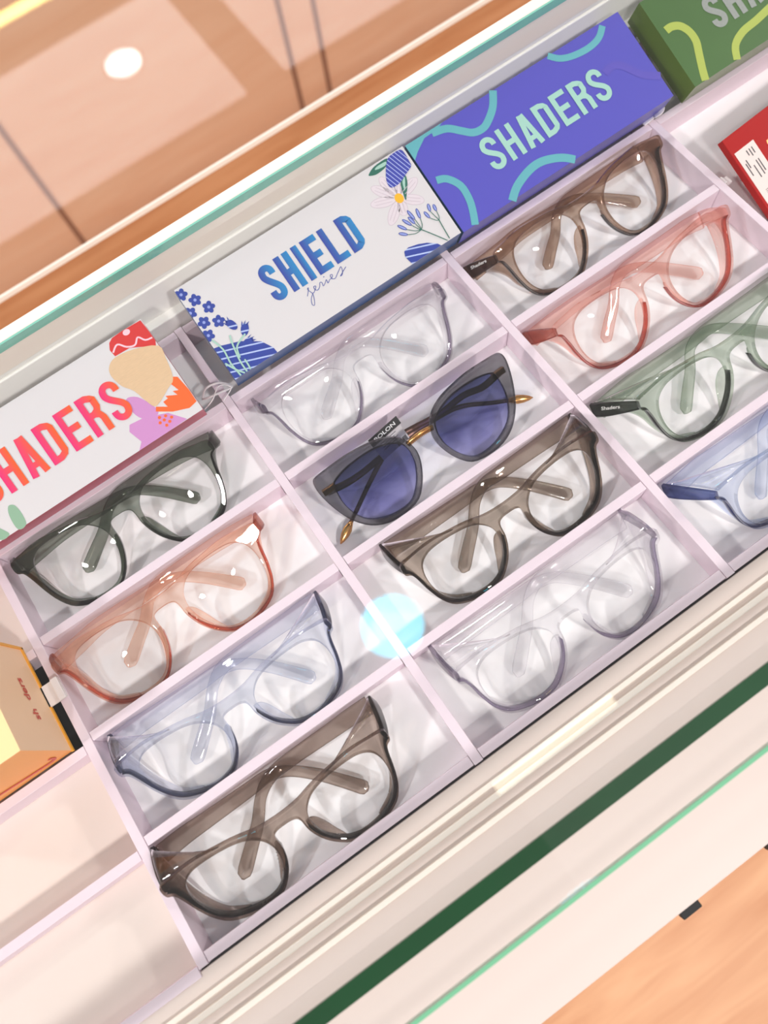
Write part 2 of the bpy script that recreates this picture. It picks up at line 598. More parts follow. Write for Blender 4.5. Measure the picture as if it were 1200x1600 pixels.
M['lens'] = clear('clear_lens', (0.997, 0.997, 0.997), 0.035)
def glasses(key, P, label, r, top=True, arms=True, corner=None, edge=None, group='transparent safety glasses in the trays', print_arm=None, rim=1.9, lift=(3.2, 0), armscale=1.0, soft_right=False):
    ox, oy, oz, phi, t, s, ln = P
    root = empty('eyeglasses', (ox, oy, -17.5), (0, 0, math.radians(phi)))
    tag(root, label, 'glasses', group)
    Mx, _ = pose(None, phi, t, s, ln)
    up = Vector((0, 0, oz + 17.5))
    tf = lambda v: (Mx @ v) * s + up            # front frame -> space beside the glasses' base
    mt = plastic(key + '_plastic', r)
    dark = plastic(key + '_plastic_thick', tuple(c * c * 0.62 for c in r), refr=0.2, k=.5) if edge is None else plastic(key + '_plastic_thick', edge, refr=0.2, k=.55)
    mid = plastic(key + '_plastic_end', tuple(c * 0.75 for c in (edge or r)), refr=0.12, k=.33)
    # front with two lens openings
    half = catmull(SO, False, 3)
    outer = [(p.x, p.y) for p in half] + [(-p.x, p.y) for p in half[::-1]][1:-1]
    inR = [(p.x, p.y) for p in catmull(SI, True, 3)]
    inL = mirror(inR)
    if area2(outer) < 0: outer = outer[::-1]
    vs, fs = outline_mesh('front', [outer, inR, inL], rim - 0.75, 0.75)
    b = MB(); b.add([(v[0], v[1], v[2] + wrap(v[0])) for v in vs], fs)
    b.build('front_frame', mt, root, tf=tf, smooth=False)
    # the thick outer edge of each rim, seen dark along the lower half
    for sg in (1, -1):
        lp = [p for p in catmull(SO[4:16], False, 4)]
        pts = [Vector((sg * (p.x - 0.35 * (1 if p.x > 35 else -1)), p.y + (0.35 if p.y < 0 else 0), wrap(p.x) - 2.6)) for p in lp]
        b = MB(); b.sweep(pts, lambda q: (0.35 + 1.45 * min(1, 5 * q, 5 * (1 - q)), 4.4), Vector((0, 0, 1)), seg=8)
        o = b.build('rim_edge', dark, root, tf=tf, smooth=True)
        # lens
        b = lens_mesh(SI if sg > 0 else [(-p[0], p[1]) for p in SI])
        b.build('lens', M['lens'], root, tf=tf, smooth=True)
        # nose pad: leaf-shaped flange behind the inner rim
        np_ = catmull([(8.8,7),(8.8,3),(10.8,-4.2),(14.8,-11.5),(21.5,-18.3)], False, 4)
        rows = []
        for i, p in enumerate(np_):
            q = i / (len(np_) - 1)
            wdt = 4.6 * math.sin(math.pi * min(1, q * 1.02)) ** 0.8
            rows.append([Vector((sg * (p.x + wdt * k * 0.9), p.y + wdt * k * 0.35, wrap(p.x) - 2.5 - 5.5 * k * math.sin(math.pi * q))) for k in (0, .33, .66, 1)])
        b = MB(); b.grid(rows)
        b.build('nose_pad', mt, root, tf=tf, smooth=True, solidify=0.9)
        # end piece running back to the hinge
        cl, cr_, cy, cz = corner if corner else (72, 74, 41, 12)
        cx = (cr_ if sg > 0 else cl) / s
        ylim = math.ceil((oy + 5) / 67.86) * 67.86 - 3 - oy
        cy = min(cy, ylim - 1.5)
        tip = Vector((sg * 68.6, 20.5, wrap(69) - 1.5))
        T0 = tf(tip)
        T1 = Vector((sg * cx * s, cy, cz))
        b = MB()
        pth = catmull([T0, T0.lerp(T1, .3) + Vector((sg * 0.8, 0, 0.4)), T0.lerp(T1, .75) + Vector((sg * 0.8, 0, .3)), T1], False, 4)
        b.sweep(pth, lambda q: (5.0 + 4.6 * min(1, q * 1.6), 2.8), Vector((sg * 1.0, -0.25, 0.35)), seg=12, power=7)
        b.build('end_piece', mt if (sg > 0 and soft_right) else mid, root, smooth=False)
        if print_arm and sg < 0:
            xd = (T0 - T1).normalized()
            nd = (Vector((-.45, -.15, 1)) - xd * Vector((-.45, -.15, 1)).dot(xd)).normalized()
            yd = nd.cross(xd)
            tx = text_mesh('lettering', print_arm, M['mark'], root, 13, 2.2, (0, 0, 0), thick=.015)
            p0 = T1.lerp(T0, .3) + nd * 5.6 - yd * 1.1
            tx.matrix_local = Matrix(((xd.x, yd.x, nd.x, p0.x * MM), (xd.y, yd.y, nd.y, p0.y * MM), (xd.z, yd.z, nd.z, p0.z * MM), (0, 0, 0, 1)))
        # side shield behind the outer rim
        rim_pts = catmull(SO[9:16][::-1], False, 4)
        rows = []
        for i, p in enumerate(rim_pts):
            q = i / (len(rim_pts) - 1)
            base = tf(Vector((sg * (p.x - 1.2), p.y, wrap(p.x) - 2)))
            k = (1 - q) ** 0.9
            back = tf(Vector((sg * (p.x - 1.2 + 1.0 * k), p.y + 1.5 * q, wrap(p.x) - 4 - (13 * math.sin(math.pi * min(1, .5 + q * .5)) ) )))
            tgt = T1 + Vector((0, -4, -5))
            back = back.lerp(tgt, max(0, 1 - q * 2.2) ** 1.3)
            if back.z < 1.0: back.z = 1.0
            rows.append([base.lerp(back, j / 5) + Vector((sg * 1.6 * math.sin(math.pi * j / 5) * k, 0, 0)) for j in range(6)])
        b = MB(); b.grid(rows)
        b.build('side_shield', mt, root, smooth=True, solidify=0.8)
        if top:
            rows = []
            brow = [(68, 25.2), (60, 27.0), (52, 28.2), (45, 28.5), (38, 28.0), (33, 27.6)]
            brow = catmull(brow, False, 3)
            for i, p in enumerate(brow):
                q = i / (len(brow) - 1)
                base = tf(Vector((sg * p.x, p.y - 0.6, wrap(p.x))))
                back = base + (T1 + Vector((0, 0, 3)) - T0) * ((1 - q) ** 1.9)
                rows.append([base.lerp(back, j / 4) + Vector((0, 0, 2.0 * math.sin(math.pi * j / 4) * (1 - q))) for j in range(5)])
            b = MB(); b.grid(rows)
            b.build('top_shield', mt, root, smooth=True, solidify=0.7)
        # folded arm
        if arms:
            k = armscale
            if sg < 0:
                path = [(-69, 38), (-54, 39.5), (-38, 41), (-12, 43.5), (2, 41.5), (13, 35), (25, 24.5), (36, 12), (44, 2)]
                zz = lift[1]
            else:
                path = [(70, 39.5), (58, 40), (44, 40), (15, 40), (2, 38.5), (-8, 32.5), (-17, 22), (-27, 13), (-39, 2)]
                zz = lift[0]
            dyc = cy - 41
            pth = []
            n_ = len(path)
            for i, (a, c) in enumerate(path):
                q = i / (n_ - 1)
                a2 = a * s if i else math.copysign(cx * s - 2.5, a)
                pth.append(Vector((a2, (c + dyc * (1 - q) ) * 1.0, (cz + 1) * (1 - q) + 4.5 * q + zz * math.sin(math.pi * min(1, q * 1.3)) ** 1)))
            pth = [Vector((p.x, min(p.y, ylim - 6.2 - p.x * math.sin(math.radians(phi))), p.z)) for p in pth]
            pth = catmull(pth, False, 5)
            nrm = Vector((0, -math.sin(math.radians(30)), math.cos(math.radians(30))))
            def size(q):
                wd = 12.5 * (1 - q) + 5.8 * q if q < 0.62 else 5.8 + 4.2 * (q - 0.62) / 0.3 * (1 if q < 0.93 else 1)
                if q > 0.95: wd *= math.sqrt(max(0.02, 1 - ((q - 0.95) / 0.052) ** 2))
                wd = wd if q < .62 else min(wd, 9.6)
                if q < 0.62: wd = 12.0 + (6.6 - 12.0) * (q / 0.62) ** 1.2
                elif q < 0.95: wd = 6.6 + (8.6 - 6.6) * (q - .62) / .33
                else: wd = 8.6 * math.sqrt(max(0.03, 1 - ((q - 0.95) / 0.051) ** 2))
                return wd * k, 2.9
            b = MB(); b.sweep(pth, size, nrm, seg=12, power=4)
            b.build('arm', mt, root, smooth=True)
    return root, tf

PAIRS = {
'G1':(83.4,228.9,-2.0,-0.7,32.9,1.034,1.0),
'G2':(77.9,160.9,-2.5,0.8,32.4,1.045,-0.3),
'G3':(83.6,87.3,0.6,-0.0,44.3,1.025,-0.1),
'G4':(75.2,18.7,0.5,-0.7,40.8,1.024,1.5),
'G5':(265.7,225.6,0.7,-0.7,45.5,1.014,-0.0),
'G6':(264.5,160.0,4.6,-0.4,47.8,1.043,-2.0),
'G7':(277.9,87.9,1.2,-0.3,44.4,1.017,-1.2),
'G8':(267.1,19.6,1.3,0.1,41.1,1.030,2.3),
'G9':(453.2,228.5,0.1,1.6,39.2,1.023,-1.5),
'G10':(447.3,159.2,1.2,0.3,41.5,1.012,-2.3),
'G11':(455.0,91.0,1.6,3.1,46.0,1.042,0.3),
'G12':(452.1,21.6,2.3,3.2,49.0,1.038,-0.4)}

M['mark'] = solid('silver_print', srgb(225, 222, 218), 0.4)
glasses('dark_green', PAIRS['G1'], 'dark grey-green transparent glasses below the white box with pink lettering', (.18, .215, .165), top=False, corner=(74, 76, 31, 11))
glasses('peach', PAIRS['G2'], 'peach orange glasses between the dark green pair and the blue-grey pair', (1.0, .70, .56), top=False, corner=(74, 76, 31, 11), edge=(.80, .28, .17))
glasses('blue_grey', PAIRS['G3'], 'pale blue-grey glasses beside the orange box, below the peach pair', (.78, .82, .93), edge=(.16, .18, .28))
glasses('brown', PAIRS['G4'], 'brown smoky glasses in the nearest row, just above the front ledge', (.32, .23, .18), edge=(.05, .035, .03))
glasses('lilac_clear', PAIRS['G5'], 'colourless glasses under the white and blue floral box', (.95, .94, .96), top=False, corner=(72, 76, 37, 9), edge=(.55, .50, .60))
glasses('taupe', PAIRS['G7'], 'taupe brown glasses with arms crossed, right below the sunglasses', (.34, .26, .20), edge=(.06, .04, .035))
glasses('crystal', PAIRS['G8'], 'crystal clear lilac glasses in the nearest row beside the round reflection', (.95, .94, .965), corner=(72, 70, 43, 10), edge=(.62, .57, .68))
glasses('caramel', PAIRS['G9'], 'caramel brown glasses under the purple box', (.50, .33, .23), top=False, corner=(86, 72, 33, 8), soft_right=True, print_arm='Shaders', edge=(.13, .06, .04))
glasses('pink', PAIRS['G10'], 'salmon pink glasses between the caramel pair and the sage green pair', (1.0, .68, .61), top=False, corner=(80, 72, 35, 8), soft_right=True, edge=(.76, .27, .2))
glasses('sage', PAIRS['G11'], 'sage green glasses whose far lens runs past the photo edge', (.54, .63, .52), corner=(85, 70, 40, 9), print_arm='Shaders', edge=(.07, .085, .07))
glasses('blue', PAIRS['G12'], 'light blue glasses in the nearest row at the picture edge', (.76, .82, .97), corner=(82, 70, 42, 9), edge=(.14, .18, .42))

# the sunglasses
def sunglasses(P):
    ox, oy, oz, phi, t, s, ln = P
    root = empty('sunglasses', (ox, oy, -17.5), (0, 0, math.radians(phi)))
    tag(root, 'cat-eye sunglasses with grey frame, blue gradient lenses and gold bridge', 'sunglasses')
    Mx, _ = pose(None, phi, t, s, ln)
    tf = lambda v: (Mx @ v) * s + Vector((0, 0, oz + 17.5))
    fr = plastic('grey_acetate', (.12, .115, .13), refr=0.15)
    ln_m = clear('blue_gradient_lens', f0=0.05, ramp=[(0.0, (.52, .52, .78)), (0.45, (.19, .20, .43)), (1.0, (.045, .055, .15))])
    for sg in (1, -1):
        o_ = catmull(BO, True, 3); i_ = catmull(BI, True, 3)
        lo = [(sg * p.x, p.y) for p in o_]; li = [(sg * p.x, p.y) for p in i_]
        vs, fs = outline_mesh('rim', [lo, li], 1.1, 0.9)
        b = MB(); b.add([(v[0], v[1], v[2] + wrap(v[0])) for v in vs], fs)
        b.build('rim', fr, root, tf=tf)
        b = lens_mesh([(sg * p[0], p[1]) for p in BI], dome=2.6)
        b.build('lens', ln_m, root, tf=tf, smooth=True)
        # gold hinge block seen through the frame
        b = MB(); b.box(min(sg * 57, sg * 66), max(sg * 57, sg * 66), 12.5, 16.5, -9, -6.4)
        b.build('hinge', M['gold'], root, tf=tf, bevel=0.4)
        # thin metal arm with a pointed gold end
        if sg < 0:
            p3 = [(-66, 19, 16), (-52, 18, 13), (-38, 18.5, 12), (-10, 22, 11), (19, 22, 10), (38, 20, 8), (56, 11, 6), (68, 5, 5)]
        else:
            p3 = [(70, 21, 18), (56, 20, 15), (42, 23, 14), (22, 22, 13), (-6, 25, 12), (-22, 21, 9), (-40, 12, 6), (-55, 3, 5), (-65, -3, 4.5)]
        pts = catmull([Vector(p) for p in p3], False, 5)
        b = MB(); b.sweep(pts, lambda q: (2.6 + 2.5 * (1 - q), 1.4), Vector((0, -.5, .86)), seg=8, power=3)
        arm = b.build('arm', solid('dark_bronze_arm', srgb(92, 66, 60), 0.3, 0.7), root, smooth=True)
        d = (pts[-1] - pts[-4]).normalized()
        tp = [pts[-1] + d * k for k in (-2, 1, 4, 8, 12, 14.5)]
        wds = [2.6, 4.4, 6.2, 5.6, 3.2, 0.4]
        tp = [Vector((p.x, p.y, max(p.z, 2.5))) for p in tp]
        b = MB(); b.sweep(tp, lambda q: (wds[min(5, int(round(q * 5)))], wds[min(5, int(round(q * 5)))] * .55), Vector((0, -.5, .86)), seg=8, power=2)
        b.build('arm_tip', M['gold'], arm, smooth=True)
        b = MB()
        pad = catmull([Vector((sg * 9, 4, -5)), Vector((sg * 9.5, -1, -6.5)), Vector((sg * 11.5, -7, -5.5))], False, 4)
        b.sweep(pad, lambda q: (4 * math.sin(math.pi * (0.12 + .76 * q)), 1.4), Vector((sg * .8, 0, .6)), seg=8)
        b.build('nose_pad', M['lens'], root, tf=tf, smooth=True)
    b = MB()
    pts = catmull([Vector((-9, 13.2, -0.5)), Vector((-4, 14.6, 0.6)), Vector((0, 15, 1)), Vector((4, 14.6, .6)), Vector((9, 13.2, -0.5))], False, 5)
    b.sweep(pts, lambda q: (3.6, 2.2), Vector((0, 0, 1)), seg=8)
    for k in range(-5, 6):
        b.sweep([Vector((k * 1.1 - .25, 13.0, 2.0)), Vector((k * 1.1 + .25, 16.4, 2.0))], lambda q: (.45, .6), Vector((0, 0, 1)), seg=6)
    b.build('bridge', M['gold'], root, tf=tf, smooth=True)
    return root
sunglasses(PAIRS['G6'])

# product tag on the sunglasses
M['tag_black'] = solid('black_card', srgb(28, 26, 28), 0.5)
M['tag_white'] = solid('white_card', srgb(222, 214, 216), 0.6)
M['ink'] = solid('grey_ink', srgb(90, 88, 92), 0.6)
tg = empty('product_tag', (237, 193, -1), (math.radians(42), 0, math.radians(8)))
tag(tg, 'small black and white card tag stuck behind the sunglasses', 'tag')
b = MB(); b.box(0.5, 23, -14, 0, 9, 9.5); b.build('card', M['tag_white'], tg)
b = MB(); b.box(0, 24, -2.6, 3.2, 9.6, 9.9); b.build('header_strip', M['tag_black'], tg)
text_mesh('lettering', 'BOLON', solid('white_ink', srgb(238, 236, 236), 0.5), tg, 17, 2.6, (3.6, -0.9, 9.95), thick=0.02)
b = MB()
for k in range(4):
    b.box(5, 18 - 2 * (k % 2), -4.6 - 1.5 * k, -4.2 - 1.5 * k, 9.5, 9.55)
b.box(14, 22, -14, -10.5, 9.5, 9.6)
b.build('small_print', M['ink'], tg)

# ------------------------------------------------------------------ cartons leaning on the back rail
AL = math.atan2(22, 65)
BW, BD, BT = 178.0, 68.6, 19.0
def glyph(ch, x, y, wd, h, t, b, mi, z, gx=True):
    """one condensed capital in lower-left (x, y), width wd, height h, stroke t"""
    gf = (lambda p: min(1, max(0, (p.x - x) / wd))) if gx else (lambda p: min(1, max(0, (p.y - y) / h)))
    def rb(pts, w_=None, sm=0):
        b.ribbon([(x + a, y + c) for a, c in pts], w_ or t, z, mi, sm, gf)
    e = t / 2
    if ch == 'S':
        r = wd / 2 - e
        pts = []
        top = h - e - r
        pts += [(wd - e, h * .70)]
        for k in range(0, 9):
            a = math.pi * k / 8
            pts.append((wd / 2 + r * math.cos(a), top + r * math.sin(a)))
        pts += [(e + .0, h * .70), (e + .12 * wd, h * .60), (wd / 2, h * .5), (wd - e - .12 * wd, h * .40), (wd - e, h * .30)]
        bot = e + r
        for k in range(0, 9):
            a = -math.pi * k / 8
            pts.append((wd / 2 + r * math.cos(a), bot + r * math.sin(a)))
        pts += [(e, h * .30)]
        rb(pts, sm=2)
    elif ch == 'H':
        rb([(e, 0), (e, h)]); rb([(wd - e, 0), (wd - e, h)]); rb([(e, h * .5), (wd - e, h * .5)])
    elif ch == 'A':
        rb([(e, 0), (wd / 2 - e * .35, h)]); rb([(wd - e, 0), (wd / 2 + e * .35, h)]); rb([(wd * .22, h * .26), (wd * .78, h * .26)], t * .9)
    elif ch == 'I':
        rb([(e, 0), (e, h)])
    elif ch == 'L':
        rb([(e, 0), (e, h)]); rb([(e, e), (wd, e)])
    elif ch == 'E':
        rb([(e, 0), (e, h)]); rb([(e, e), (wd, e)]); rb([(e, h / 2), (wd * .88, h / 2)]); rb([(e, h - e), (wd, h - e)])
    elif ch == 'D':
        rb([(e, 0), (e, h)])
        rb([(e, h - e), (wd * .5, h - e), (wd * .86 - e * .6, h - e * 1.7), (wd - e, h * .82), (wd - e, h * .18), (wd * .86 - e * .6, e * 1.7), (wd * .5, e), (e, e)])
    elif ch == 'R':
        rb([(e, 0), (e, h)])
        rb([(e, h - e), (wd * .5, h - e), (wd * .84 - e * .6, h - e * 1.7), (wd - e, h * .84), (wd - e, h * .64), (wd * .84 - e * .6, h * .5 + e * .7), (wd * .5, h * .5), (e, h * .5)])
        rb([(wd * .52, h * .5), (wd * .80 - e * .3, h * .44), (wd - e, h * .34), (wd - e, 0)])

def word(s, x0, y0, x1, h, t, b, mi=0, z=0.0, gx=True, slant=0.0, gap=0.25):
    ws = {'I': .42}
    tot = sum(ws.get(c, 1.0) for c in s) + gap * (len(s) - 1)
    u = (x1 - x0) / tot
    x = x0
    for c in s:
        wd = u * ws.get(c, 1.0)
        if c == 'I':
            glyph(c, x + wd / 2 - t / 2, y0, t, h, t, b, mi, z, gx)
        else:
            glyph(c, x, y0, wd, h, t, b, mi, z, gx)
        x += wd + u * gap

def carton(x, y, z, body_mats, label, face_mi=(0, 1, 2)):
    o = empty('eyewear_box', (x, y, z), (AL, 0, 0))
    tag(o, label, 'box', 'printed cartons standing along the back')
    bm_ = MB()
    vs = [(0, 0, -BT), (BW, 0, -BT), (BW, BD, -BT), (0, BD, -BT), (0, 0, 0), (BW, 0, 0), (BW, BD, 0), (0, BD, 0)]
    for f, mi in (((0, 3, 2, 1), 0), ((4, 5, 6, 7), face_mi[0]), ((0, 1, 5, 4), face_mi[1]), ((1, 2, 6, 5), face_mi[2]), ((2, 3, 7, 6), face_mi[0]), ((3, 0, 4, 7), face_mi[2])):
        bm_.add([vs[i] for i in f], [(0, 1, 2, 3)], mi)
    me = bm_.build('carton_body', body_mats, o)
    return o

def ell(cx, cy, rx, ry, a=0.0, n=20):
    c, s_ = math.cos(a), math.sin(a)
    return [(cx + rx * math.cos(2 * math.pi * k / n) * c - ry * math.sin(2 * math.pi * k / n) * s_, cy + rx * math.cos(2 * math.pi * k / n) * s_ + ry * math.sin(2 * math.pi * k / n) * c) for k in range(n)]

Z = lambda k: 0.06 + 0.05 * k
def clip(pts, x0=0.0, x1=BW, y0=0.0, y1=BD):
    return [(min(max(p[0], x0), x1), min(max(p[1], y0), y1)) for p in pts]

# --- white carton with blue flowers
M['paper'] = solid('white_print_paper', srgb(220, 215, 217), 0.35)
M['navy_side'] = solid('navy_side_print', srgb(48, 92, 150), 0.3, noise=.25, scale=20)
M['navy'] = solid('navy_ink', srgb(52, 70, 158), 0.45)
M['navy_line'] = striped('navy_striped_ink', srgb(48, 66, 156), srgb(180, 196, 238), 0.35, 210, 0.2)
M['bud_line'] = striped('navy_speckled_ink', srgb(62, 70, 168), srgb(176, 186, 236), 1.25, 420, 0.22)
M['leaf_dark'] = solid('dark_green_ink', srgb(44, 108, 92), 0.45)
M['leaf_light'] = solid('mint_ink', srgb(168, 206, 192), 0.45)
M['petal'] = solid('pale_mauve_ink', srgb(226, 214, 221), 0.45)
M['petal_line'] = solid('mauve_line_ink', srgb(206, 190, 200), 0.45)
M['yolk'] = solid('yellow_ink', srgb(250, 184, 40), 0.45)
M['periwinkle'] = solid('periwinkle_ink', srgb(150, 162, 222), 0.45)
M['sh_grad'] = grad_mat('blue_gradient_ink', srgb(60, 70, 160), srgb(44, 138, 196))
c1 = carton(191.5, 270, 20, [M['paper'], M['navy_side'], M['navy_side']], 'white carton with blue flowers and blue capital lettering')
b = MB()
mats = [M['navy'], M['navy_line'], M['bud_line'], M['leaf_dark'], M['leaf_light'], M['petal'], M['petal_line'], M['yolk'], M['periwinkle']]
dc = (156.2, 40.9)
for tx, ty in [(153.2,59.1),(144.6,56.5),(137.8,47.0),(141.1,29.3),(152.8,29.5),(169.4,30.9),(173.7,45.9),(165, 55)]:
    L_ = math.hypot(tx - dc[0], ty - dc[1]); a = math.atan2(ty - dc[1], tx - dc[0])
    mx_, my_ = dc[0] + (tx - dc[0]) * .56, dc[1] + (ty - dc[1]) * .56
    b.poly(ell(mx_, my_, L_ * .46, 3.7, a), Z(0), 6)
    b.poly(ell(mx_, my_, L_ * .44, 3.3, a), Z(1), 5)
    for q in (-1.1, 1.1):
        b.ribbon([(mx_ - math.cos(a) * L_ * .3 - math.sin(a) * q, my_ - math.sin(a) * L_ * .3 + math.cos(a) * q), (mx_ + math.cos(a) * L_ * .3 - math.sin(a) * q, my_ + math.sin(a) * L_ * .3 + math.cos(a) * q)], .35, Z(2), 6)
b.poly(ell(dc[0], dc[1], 3.0, 3.4), Z(3), 7)
b.poly(clip([(164.7,67.1),(158.1,67.5),(152.5,66.7),(148.0,64.5),(148.8,63.2),(153.4,61.9),(161.1,63.1)]), Z(1), 3, 3)
b.poly([(162.6,65.9),(155.5,66.1),(153.7,64.7),(160.7,63.8)], Z(2), 4, 3)
b.poly([(168.4,51.3),(166.6,46.2),(163.0,41.7),(159.1,37.3),(160.6,43.2),(163.1,49.2)], Z(4), 3, 3)
b.poly([(167.3,50.4),(162.3,42.9),(164.1,48.6)], Z(5), 4, 3)
b.poly(clip([(175.5,67.2),(176.4,62.9),(175.9,57.2),(175.2,54.3),(169.6,51.9),(162.1,49.0),(156.5,49.1),(155.0,51.3),(155.9,55.4),(160.1,62.0),(164.8,66.7),(170.0,67.8)]), Z(6), 2, 3)
buds = [(161.8,29.3),(160.3,22.2),(155.9,31.4),(156.9,23.5),(154.0,27.5),(155.3,21.2),(149.7,28.1),(152.9,21.5),(144.8,26.6),(148.6,20.8),(142.4,21.8),(147.2,17.7),(170.2,27.8),(168.5,22.6),(173.0,25.6),(172.2,20.7),(164.9,24.8),(165.9,19.1)]
for i in range(0, 18, 2):
    (x1, y1), (x2, y2) = buds[i], buds[i + 1]
    hub = (156.6, 15.7) if i < 12 else (170.2, 14.7)
    a = math.atan2(y2 - y1, x2 - x1); L_ = math.hypot(x2 - x1, y2 - y1)
    b.ribbon([(x2, y2), ((x2 + hub[0]) / 2 + .3, (y2 + hub[1]) / 2 - 1.2), hub], .45, Z(3), 3, 4)
    b.poly(ell((x1 + x2) / 2, (y1 + y2) / 2, L_ * .5, 1.15, a, 14), Z(4), 0)
    b.poly(ell((x1 + x2) / 2, (y1 + y2) / 2, L_ * .42, .62, a, 12), Z(5), 8)
b.ribbon([(167.2, .4), (161, 9.5), (156.6, 15.7)], .6, Z(3), 3, 4)
b.ribbon([(169.1, .8), (169.6, 8), (170.2, 14.7)], .6, Z(3), 3, 4)
b.poly(clip([(138.7,9.8),(142.5,10.6),(149.3,8.9),(154.7,6.6),(160.3,2.4),(161.8,0),(138.5,0),(137.3,6.5)]), Z(5), 1)
b.poly(clip([(-3.4,24.0),(4.8,23),(16.4,18.9),(27.6,11.5),(31.8,4.0),(32.2,0),(0,0)]), Z(2), 1)
for cx, cy in [(2.2,63.7),(7.6,56.2),(12.3,47.8),(0.4,50.7),(4.2,41.2),(12.4,36.9),(1.8,32.7)]:
    for k in range(5):
        a = 2 * math.pi * k / 5 + cx
        pt = ell(cx + 2.3 * math.cos(a), cy + 2.3 * math.sin(a), 1.9, 1.6, a, 12)
        b.poly(clip(pt), Z(3), 0)
    b.poly(clip(ell(cx, cy, 2.2, 2.2, 0, 12)), Z(4), 0)
    b.poly(clip(ell(cx, cy, 1.0, 1.0, 0, 12)), Z(5), 8)
for pts in ([(2, 29), (4.5, 20), (3.5, 10), (4.5, 0.2)], [(13.1, 25.5), (11.1, 18.6), (9.2, 8), (9.2, .2)], [(21.8, 20.9), (13, 17.1), (10.4, 10)], [(12.3, 7.5), (12.2, 3), (11.7, .2)], [(0.5, 12), (4, 5), (7.5, .2)]):
    b.ribbon(pts, 1.1, Z(5), 4, 4)
for (cx, cy), a in zip([(17.9, 30.6), (23.3, 23.6), (20.0, 15.4)], (1.9, .9, .2)):
    b.poly(ell(cx, cy, 4.4, 2.6, a, 14), Z(6), 1)
    for q in (-.5, 0, .5):
        b.poly([(cx + 3.2 * math.cos(a + q), cy + 3.2 * math.sin(a + q)), (cx + 6 * math.cos(a + q * .8), cy + 6 * math.sin(a + q * .8)), (cx + 3.2 * math.cos(a + q + .4), cy + 3.2 * math.sin(a + q + .4))], Z(6), 0)
b.build('printed_flowers', mats, c1)
b = MB()
word('SHIELD', 50.0, 26.3, 121.5, 25.4, 4.4, b, 0, Z(2), gx=True, gap=0.24)
b.build('lettering', M['sh_grad'], c1)
b = MB()
x = 69.5
scr = [[(-.6,-1),(1.3,1.3),(2.6,3.2),(1.8,3.0),(2.0,1.2),(2.7,-1.5),(1.7,-5),(0,-8.2),(-.9,-7),(.6,-3.5),(3.5,-.9)], [(3.5,-1.5),(5.5,.2),(6.6,1.6),(5.4,2),(5.1,0),(6.4,-1.2),(8.4,0)], [(8.4,0),(9.6,2),(10.6,1.4),(10.2,-1),(12,0)], [(12,0),(13.6,1.4),(13.3,-1),(15,.2)], [(15,.2),(17,.6),(18,2.1),(16.8,2.4),(16.6,0),(18.2,-1),(20.5,.6)], [(20.5,.6),(23,2.4),(24.6,3.4),(24.2,1),(22.8,-1.4),(21.4,-1.6),(23,-.6),(27,1.6)]]
for st in scr:
    b.ribbon([(x + p[0] * 1.16, 20.6 + p[1] * 1.0) for p in st], .38, Z(2), 0, 5)
b.poly(ell(x + 15.4, 24.4, .35, .35, 0, 8), Z(2), 0)
b.build('script_lettering', M['navy'], c1)
text_mesh('small_print', '. . . . . . . . . .', M['ink'], c1, 20, .5, (5, -0.08, -4.5), (math.radians(90), 0, 0))

# --- purple carton
M['purple'] = solid('violet_blue_paper', srgb(88, 84, 190), 0.33)
M['teal'] = solid('aqua_ink', srgb(98, 176, 186), 0.4)
M['mint_txt'] = solid('mint_foil_ink', srgb(166, 212, 198), 0.35)
M['violet'] = solid('deep_violet_ink', srgb(92, 82, 186), 0.4)
M['teal_side'] = solid('deep_teal_side', srgb(26, 76, 112), 0.3, noise=.5, scale=11)
c2 = carton(371, 269, 20, [M['purple'], M['purple'], M['teal_side']], 'violet blue carton with aqua waves and mint lettering')
b = MB()
b.poly([(0, BD), (30, BD), (24, 66.5), (14, 66.2), (5, 61), (0, 57)], Z(0), 0)
b.ribbon([(20, 66.2), (30.5, 63.5), (38, 57), (44.2, 51.9), (52, 51), (59.1, 54.4), (66, 60), (72, BD)], 5.2, Z(1), 0, 4)
b.ribbon([(40, 0), (47, 5.4), (55, 8.9), (64, 11.2), (72, 11.2), (80, 8.8), (87, 5.2), (93, 0)], 5.6, Z(1), 0, 4)
b.ribbon([(118, BD), (124, 62.8), (133, 59.5), (145.8, 58.3), (156, 60.5), (163, 66)], 4.6, Z(1), 0, 4)
b.ribbon([(4.5, 38.4), (11, 35.6), (16.2, 27), (16, 17), (13.6, 9), (9.4, 0)], 5.0, Z(1), 0, 4)
b.ribbon([(145.1, 37.9), (152, 39.5), (158.1, 36.6), (163, 30), (168, 23), (178, 16)], 5.4, Z(1), 1, 4)
b.build('printed_waves', [M['teal'], M['violet']], c2)
b = MB(); word('SHADERS', 41.5, 21.6, 142.5, 23.6, 3.7, b, 0, Z(3), gap=.26)
b.build('lettering', M['mint_txt'], c2)

